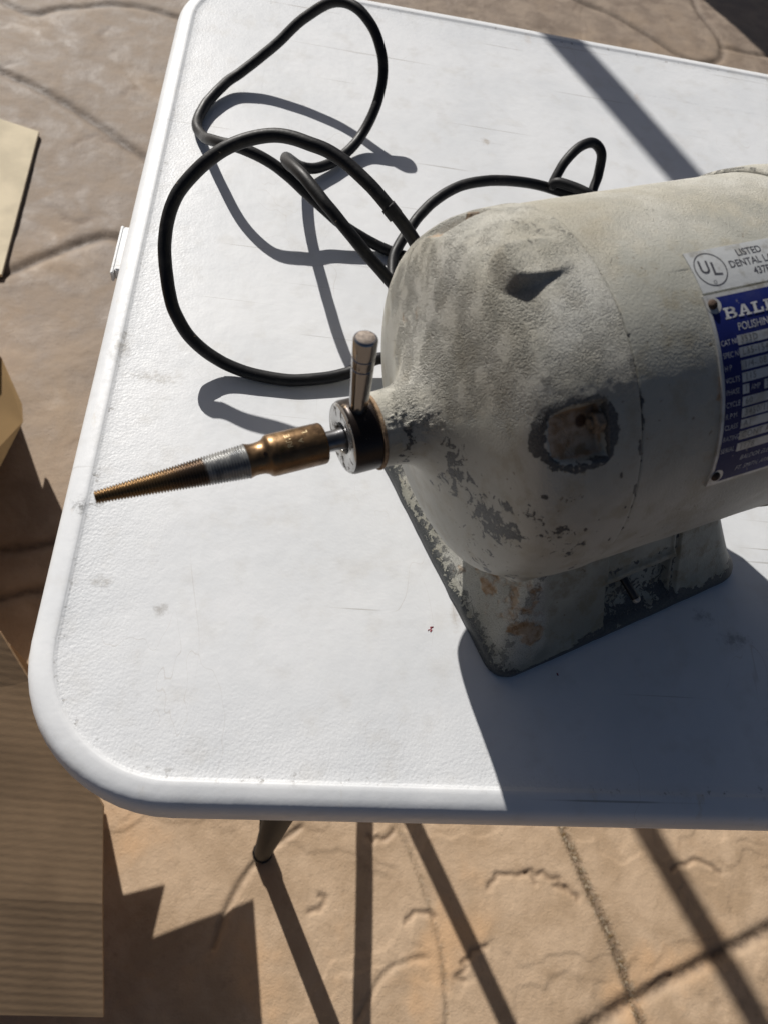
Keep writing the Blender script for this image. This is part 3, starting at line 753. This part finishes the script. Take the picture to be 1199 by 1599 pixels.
# U and L of the mark, U raised, L lowered
U = [rc(-.5, -.28, .0, 1.), rc(.28, .5, .0, 1.)] + bow(0, .0, .28, .28, .5, .5, 180, 360)
strokes('lettering', U, .2318, 98.9, MINK, st, rs, .0045, .0040, -.12)
L_ = [rc(-.45, -.2, -.5, 1.0), rc(-.2, .5, -.5, -.27)]
strokes('lettering', L_, .2372, 99.9, MINK, st, rs, .0044, .0040, -.12)
ring(.2338, 103.0, .0006, .0008, MINK, st, rs, 'emblem_ring', 16)

conc = lambda A, T: 0 * A
plate = wrap_patch('nameplate', .2247, .345, 106.2, 159.6, .0864, .08735, MAL, root, 14, 60, conc)
rp = .08742
enam = wrap_patch('blue_enamel_field', .2262, .345, 107.2, 158.7, .08735, .08741, MBL, plate, 14, 60)
for dg in (109.2, 156.6):      # bare metal tabs round the rivets
    P = np.array([[(q * .0036 * math.cos(t), q * .0034 * math.sin(t), .00004 if q else .00004) for t in np.linspace(0, 2 * np.pi, 28, endpoint=False)] for q in (1, .02)])
    me = grid_mesh('rivet_tab', P, closev=True); wrap_verts(me, .2282, dg, rp); obj('rivet_tab', me, MAL, plate)
    P = np.array([[(q * math.cos(t), q * math.sin(t), h) for t in np.linspace(0, 2 * np.pi, 20, endpoint=False)] for q, h in ((.0021, .0000), (.0020, .0007), (.0016, .0012), (.0009, .0015), (.00005, .0016))])
    me = grid_mesh('rivet', P, closev=True); wrap_verts(me, .2276, dg - .3, rp); obj('rivet', me, MRUST, plate)
rt = rp + .00006
def slab_word():
    g = {}
    g['B'] = (1.05, [rc(.12, .36, 0, 1), rc(0, .5, 0, .16), rc(0, .5, .84, 1), rc(.3, .6, .44, .58)] + bow(.55, .73, .17, .13, .42, .27, -90, 90) + bow(.58, .27, .2, .13, .46, .27, -90, 90))
    g['A'] = (1.15, [[(.12, .1), (.34, .1), (.62, 1), (.44, 1)], [(.50, 1), (.72, 1), (1.02, .1), (.76, .1)], rc(.3, .85, .3, .44), rc(-.02, .46, 0, .15), rc(.64, 1.14, 0, .15)])
    g['L'] = (1.0, [rc(.14, .40, 0, 1), rc(0, .56, .85, 1), rc(0, .95, 0, .16), rc(.76, .95, 0, .42)])
    g['D'] = (1.15, [rc(.12, .38, 0, 1), rc(0, .55, 0, .16), rc(0, .55, .84, 1)] + bow(.5, .5, .28, .34, .58, .5, -90, 90))
    g['O'] = (1.1, bow(.52, .5, .26, .34, .54, .5, 0, 360, 24))
    g['R'] = (1.15, [rc(.12, .36, 0, 1), rc(0, .48, 0, .15), rc(0, .5, .84, 1), [(.45, .46), (.70, .46), (1.0, .1), (.74, .1)], rc(.68, 1.12, 0, .15)] + bow(.52, .72, .17, .14, .44, .28, -90, 90))
    x = 0; out = []
    for ch in 'BALDOR':
        w, ps = g[ch]; out += [[(px + x, py - .5) for px, py in p] for p in ps]; x += w + .08
    return out
strokes('lettering', slab_word(), .2318, 111.9, MPRT, plate, rt, .0060, .0046)
text('lettering', 'POLISHING LATHE', .2366, 116.0, .0044, MPRT, plate, rt, .86, bold=.00002)
rows = [('CAT NO.', 119.3, '353D'), ('SPEC NO', 122.5, 'L35-1541'), ('H P', 125.8, '1/4-.08'), ('VOLTS', 129.0, '115'), ('PHASE', 132.1, ''), ('CYCLE', 135.4, '60'), ('R P M', 138.5, '3450/1725'), ('CLASS', 141.6, 'A1'), ('RATING', 144.9, 'CONT AIR'), ('SERIAL', 148.4, '1178')]
for i, (t_, dg, val) in enumerate(rows):
    text('lettering', t_, .2266, dg, .0031, MPRT, plate, rt, .80)
    a0, a1 = .2352, .288
    if t_ == 'PHASE':
        fld = wrap_patch('value_field', .2352, .2386, dg - 1.25, dg + 1.25, rp - .00001, rp + .00005, MAL, plate, 3, 4)
        text('lettering', '1', .2362, dg, .0036, MSTAMP, fld, rt + .00003)
        text('lettering', 'AMP', .2396, dg, .0031, MPRT, plate, rt, .8)
        fld = wrap_patch('value_field', .2465, .262, dg - 1.25, dg + 1.25, rp - .00001, rp + .00005, MAL, plate, 3, 4)
        text('lettering', '3.4', .2475, dg, .0036, MSTAMP, fld, rt + .00003)
    else:
        fld = wrap_patch('value_field', a0, a1, dg - 1.25, dg + 1.25, rp - .00001, rp + .00005, MAL, plate, 3, 4)
        if val: text('lettering', val, a0 + .0014, dg, .0038, MSTAMP, fld, rt + .00003, .95, space=1.15)
text('lettering', 'BALDOR ELECTRIC CO.', .2386, 152.2, .0031, MPRT, plate, rt, .9, shear=.3)
text('lettering', 'FT. SMITH, ARK.', .2378, 155.6, .0031, MPRT, plate, rt, .9, shear=.3)
# stamp on the chuck, running round its waist
cu_r = .00933
def chuck_text(s, a, deg, size):
    cu = bpy.data.curves.new('t', 'FONT'); cu.body = s; cu.size = size; cu.align_x = 'CENTER'; cu.align_y = 'CENTER'; cu.offset = .00002
    tmp = bpy.data.objects.new('tmp', cu); COL.objects.link(tmp)
    me = bpy.data.meshes.new_from_object(tmp.evaluated_get(bpy.context.evaluated_depsgraph_get())); bpy.data.objects.remove(tmp); me.materials.clear()
    for v in me.vertices:
        x, y = v.co.x, v.co.y; th = R_(deg) - x / cu_r      # reads towards the far side
        v.co = (a - A0 + y * 1., cu_r * math.cos(th), ZC + cu_r * math.sin(th))
        v.co.x = a - A0 - y
    me.flip_normals()
    return obj('lettering', me, MDK if False else mat_st, chuck)
mat_st = mat_plain('bright_stamp', (.50, .40, .24), .35, .8)
chuck_text('RITE', .0685, 92, .0034); chuck_text('L', .0765, 75, .0034); chuck_text('A', .0735, 100, .003)

# ------------------------------------------------------------------ power cord
TBL = TZ - .0006
A_ = [(.0667,.3441,.0114),(.0416,.3309,.0058),(.0098,.3215,.0044),(-.0202,.3217,.0052),(-.0445,.3269,.0094),(-.0639,.3337,.0198),(-.0745,.3425,.0331),(-.0806,.3563,.0469),(-.0837,.3775,.0632),(-.0797,.3930,.0794),(-.0687,.4063,.0922),(-.0479,.4183,.1060),(-.0230,.4279,.1115),(.0013,.4229,.1139),(.0261,.4129,.1120),(.0522,.3932,.1036),(.0711,.3826,.0908),(.0850,.3770,.0740)]
B_ = [(.0693,.3741,.0503),(.0493,.3850,.0641),(.0311,.3968,.0755),(.0118,.4129,.0834),(-.0020,.4332,.0829),(-.0113,.4630,.0681),(-.0126,.5101,.0351),(-.0030,.5311,.0139),(.0087,.5383,.0079),(.0217,.5495,.0060),(.0347,.5658,.0065),(.0485,.5869,.0119),(.0577,.6084,.0262),(.0602,.6323,.0439),(.0506,.6507,.0612),(.0348,.6636,.0706),(.0143,.6749,.0666),(-.0073,.6770,.0503),(-.0381,.6603,.0252),(-.0609,.6439,.0119),(-.0748,.6288,.0075),(-.0861,.6029,.0050),(-.0903,.5750,.0046),(-.0821,.5525,.0114),(-.0676,.5200,.0330),(-.0466,.5021,.0434),(-.0169,.4926,.0375),(.0111,.4811,.0237),(.0367,.4683,.0134),(.0719,.4598,.0044)]
C_ = [(.0748,.4243,.0055),(.0755,.4468,.0070),(.0830,.4667,.0114),(.0972,.4905,.0198),(.1221,.5157,.0257),(.1555,.5325,.0262),(.1947,.5514,.0148),(.2285,.5563,.0075)]
D_ = [(.2285,.5480,.0250),(.2190,.5510,.0200),(.2147,.5545,.0150),(.2234,.5701,.0272),(.2360,.5848,.0336),(.2490,.5931,.0336),(.2587,.5879,.0277),(.2605,.5787,.0153),(.2572,.5643,.0060)]
chain = B_[::-1]            # hidden end .. far loop .. up to the bell
chain = [(.150, .430, .0044), (.115, .448, .0044)] + chain + [(.092, .358, .040), (.112, .338, .018), (.110, .330, .0055), (.090, .342, .0044)] + A_ + [(.112, .372, .040), (.128, .366, .0135), (.118, .366, .0060), (.095, .384, .0135), (.080, .404, .0060)] + C_ + [(.262, .553, .0075), (.275, .540, .0090)]
def lift(ps): return [(x, y, z + TBL) for x, y, z in ps]
cord = empty('power_cord', (.075, .46, TBL), label='black rubber power cord looped loosely on the white table behind the polishing motor', category='power cord')
def rough_tube(ps, r, seg, k):
    P = tube_mesh(ps, r, seg, k); c = P.mean(1, keepdims=True)
    w = np.stack([fbm(c + 5, 28, 3, q) - .5 for q in (3, 4)], -1) * .0035
    P[..., 0] += w[..., 0]; P[..., 1] += w[..., 1]
    return P
def cordpart(name, ps, r, mat, parent, seg=14, k=8):
    ps = [(x - .075, y - .46, z) for x, y, z in ps]
    return obj(name, grid_mesh(name, rough_tube(ps, r, seg, k), closev=True), mat, parent)
cb = cordpart('cord', chain, .0043, MRB, cord)
cordpart('cord_loop', [(.262, .530, .012), (.245, .538, .022)] + D_[1:] + [(.262, .548, .0050), (.285, .530, .0044), (.33, .50, .0044)], .0043, MRB, cord)
p0, p1 = np.array((.0711, .3826, .0908)), np.array((.0522, .3932, .1036)); d = (p0 - p1) / np.linalg.norm(p0 - p1)
cordpart('cord_sleeve', [tuple(p1 + d * t) for t in (.004, .007, .009, .012)], .0050, MRB, cord, 14, 2)

# ------------------------------------------------------------------ cartons on the ground
def sheet(name, polys, th, mat, parent=None, origin=(0, 0, 0), **props):
    """cardboard made of flat facets given by corner lists, with real thickness"""
    bm = bmesh.new(); cache = {}
    def V(p):
        k = tuple(round(c, 5) for c in p)
        if k not in cache: cache[k] = bm.verts.new([p[i] - origin[i] for i in range(3)])
        return cache[k]
    for p in polys: bm.faces.new([V(q) for q in p])
    bmesh.ops.recalc_face_normals(bm, faces=bm.faces)
    me = bpy.data.meshes.new(name); bm.to_mesh(me); bm.free()
    o = obj(name, me, mat, parent, **props)
    s = o.modifiers.new('thickness', 'SOLIDIFY'); s.thickness = th; s.offset = 0
    dg = bpy.context.evaluated_depsgraph_get(); m2 = bpy.data.meshes.new_from_object(o.evaluated_get(dg)); o.modifiers.clear(); o.data = m2
    return o
cA = empty('open_carton', (-.52, .12, 0), label='open brown corrugated carton below the rounded table corner, flaps hanging out', category='cardboard box')
oA = (-.52, .12, 0)
pa_ = dict(t0=(-.60, .33, .4195), t1=(-.271, .249, .383), t2=(-.238, .206, .3575), r0=(-.153, .091, .300), r1=(-.1445, .0, .2580), r2=(-.134, -.106, .200),
           l0=(-.60, .110, .3105), l1=(-.60, .02, .2680), l2=(-.60, -.09, .208))
sheet('flap', [[pa_['t0'], pa_['t1'], pa_['t2'], pa_['r0'], pa_['l0']], [pa_['l0'], pa_['r0'], pa_['r1'], pa_['l1']], [pa_['l1'], pa_['r1'], pa_['r2'], pa_['l2']]], .005, MKRAFT, cA, oA)
e_, S0, S1, V_, S2, S3 = (-.270, .247, .10), (-.286, .253, .18), (-.258, .319, .22), (-.255, .209, .2), (-.157, .344, .25), (-.128, .185, .245)
q_ = [(-.20, .085, .215), (-.34, .07, .15), (-.45, .12, .10)]
cen = (-.29, .19, .185)
rim_ = [e_, S0, S1, V_, S2, S3] + q_
sheet('shadow_flap', [[rim_[i], rim_[(i + 1) % len(rim_)], cen] for i in range(len(rim_))], .004, MKRAFT, cA, oA)  # hidden flap, jagged outline shaped to cast the zigzag shadow on the ground
bx0, bx1, by0, by1, bh = -.84, -.33, -.10, .30, .168
for nm, q in (('side_panel', [(bx1, by0, 0), (bx1, by1, 0), (bx1, by1, bh), (bx1, by0, bh)]), ('side_panel', [(bx0, by0, 0), (bx0, by1, 0), (bx0, by1, bh), (bx0, by0, bh)]),
              ('end_panel', [(bx0, by0, 0), (bx1, by0, 0), (bx1, by0, bh), (bx0, by0, bh)]), ('end_panel', [(bx0, by1, 0), (bx1, by1, 0), (bx1, by1, bh), (bx0, by1, bh)]),
              ('bottom_panel', [(bx0, by0, .004), (bx1, by0, .004), (bx1, by1, .004), (bx0, by1, .004)])):
    sheet(nm, [q], .004, MKRAFT, cA, oA)
# second carton, mostly outside the frame
oB = (-.76, .60, 0)
cB = empty('kraft_carton', oB, label='yellow-brown carton with a drooping flap corner poking in at the left edge', category='cardboard box')
bx0, bx1, by0, by1, bh = -1.02, -.505, .34, .84, .185
for nm, q in (('side_panel', [(bx1, by0, 0), (bx1, by1, 0), (bx1, by1, bh), (bx1, by0, bh)]), ('side_panel', [(bx0, by0, 0), (bx0, by1, 0), (bx0, by1, bh), (bx0, by0, bh)]),
              ('end_panel', [(bx0, by0, 0), (bx1, by0, 0), (bx1, by0, bh), (bx0, by0, bh)]), ('end_panel', [(bx0, by1, 0), (bx1, by1, 0), (bx1, by1, bh), (bx0, by1, bh)]),
              ('top_panel', [(bx0, by0, bh + .003), (bx1, by0, bh + .003), (bx1, by1, bh + .003), (bx0, by1, bh + .003)])):
    sheet(nm, [q], .004, MKRAFT2, cB, oB)
sheet('flap', [[(bx1, .83, .19), (bx1, .37, .19), (-.430, .565, .115), (-.416, .690, .100), (-.424, .722, .103), (-.470, .800, .115)]], .005, MKRAFT2, cB, oB)
# cream board lying flat
oC = (-.72, 1.3, 0)
sheet('cream_cardboard_sheet', [[(-.586, 1.515, .0045), (-.564, 1.085, .0045), (-.95, 1.02, .0045), (-1.05, 1.60, .0045), (-.675, 1.538, .0045)]], .007, MCREAM, None, oC,
      label='cream cardboard sheet lying flat on the tan concrete, upper left', category='cardboard sheet').location = oC

# ------------------------------------------------------------------ patio pole and an added umbrella standing outside the frame (their shadows cross the table and the patio)
def pole(x, y, h, r):
    e = empty('patio_pole', (x, y, 0), label='bronze patio pole casting the diagonal shadow over the white table', category='pole')
    tube('pole_shaft', [(0, 0, .02), (0, 0, h / 2), (0, 0, h)], r, MPOLE, e, 20, 2)
    bm = bmesh.new(); bmesh.ops.create_cone(bm, cap_ends=True, segments=32, radius1=.055, radius2=.045, depth=.05, matrix=Matrix.Translation((0, 0, .026)))
    obj('pole_base', bm, MPOLE, e)
pole(.2650 - .454 * 1.1, .8034 + .891 * 1.1, 2.6, .0215)
um = empty('added_umbrella', (.80, 4.00, 0), label='unseen closed umbrella added so its shadow darkens the far right of the concrete', category='umbrella')  # unseen umbrella, added only to shade the far-right corner of the concrete
tube('pole_shaft', [(0, 0, .02), (0, 0, 1.), (0, 0, 2.5)], .02, MPOLE, um, 16, 2)
me = grid_mesh('shadow_canopy', tube_mesh([(0, 0, .55), (0, 0, .9), (0, 0, 1.6), (0, 0, 2.4)], .1, 24, 6, radii=lambda t: .26 - .20 * t), closev=True)
obj('shadow_canopy', me, MCANV, um)
bm = bmesh.new(); bmesh.ops.create_cone(bm, cap_ends=True, segments=32, radius1=.25, radius2=.22, depth=.06, matrix=Matrix.Translation((0, 0, .031)))
obj('pole_base', bm, MPOLE, um)

# ------------------------------------------------------------------ small litter
def petal(x, y, sz, rot, label):
    bm = bmesh.new(); n = 9; vs = []
    rnd = random.Random(int(x * 1e4))
    c = bm.verts.new((0, 0, sz * .25))
    for i in range(n):
        t = 2 * math.pi * i / n; q = sz * rnd.uniform(.55, 1.1)
        vs.append(bm.verts.new((q * math.cos(t), q * .6 * math.sin(t), sz * rnd.uniform(.03, .45))))
    for i in range(n): bm.faces.new((c, vs[i], vs[(i + 1) % n]))
    o = obj('petal', bm, MRED, None, (x, y, TBL - .0004), label=label, category='petal'); o.rotation_euler.z = rot
petal(.0994, .1479, .0024, .7, 'shrivelled dark red petal with a hooked outline in the sun left of the motor base')
petal(.1778, .1243, .0015, 2., 'tiny round red petal in the shadow before the motor base')
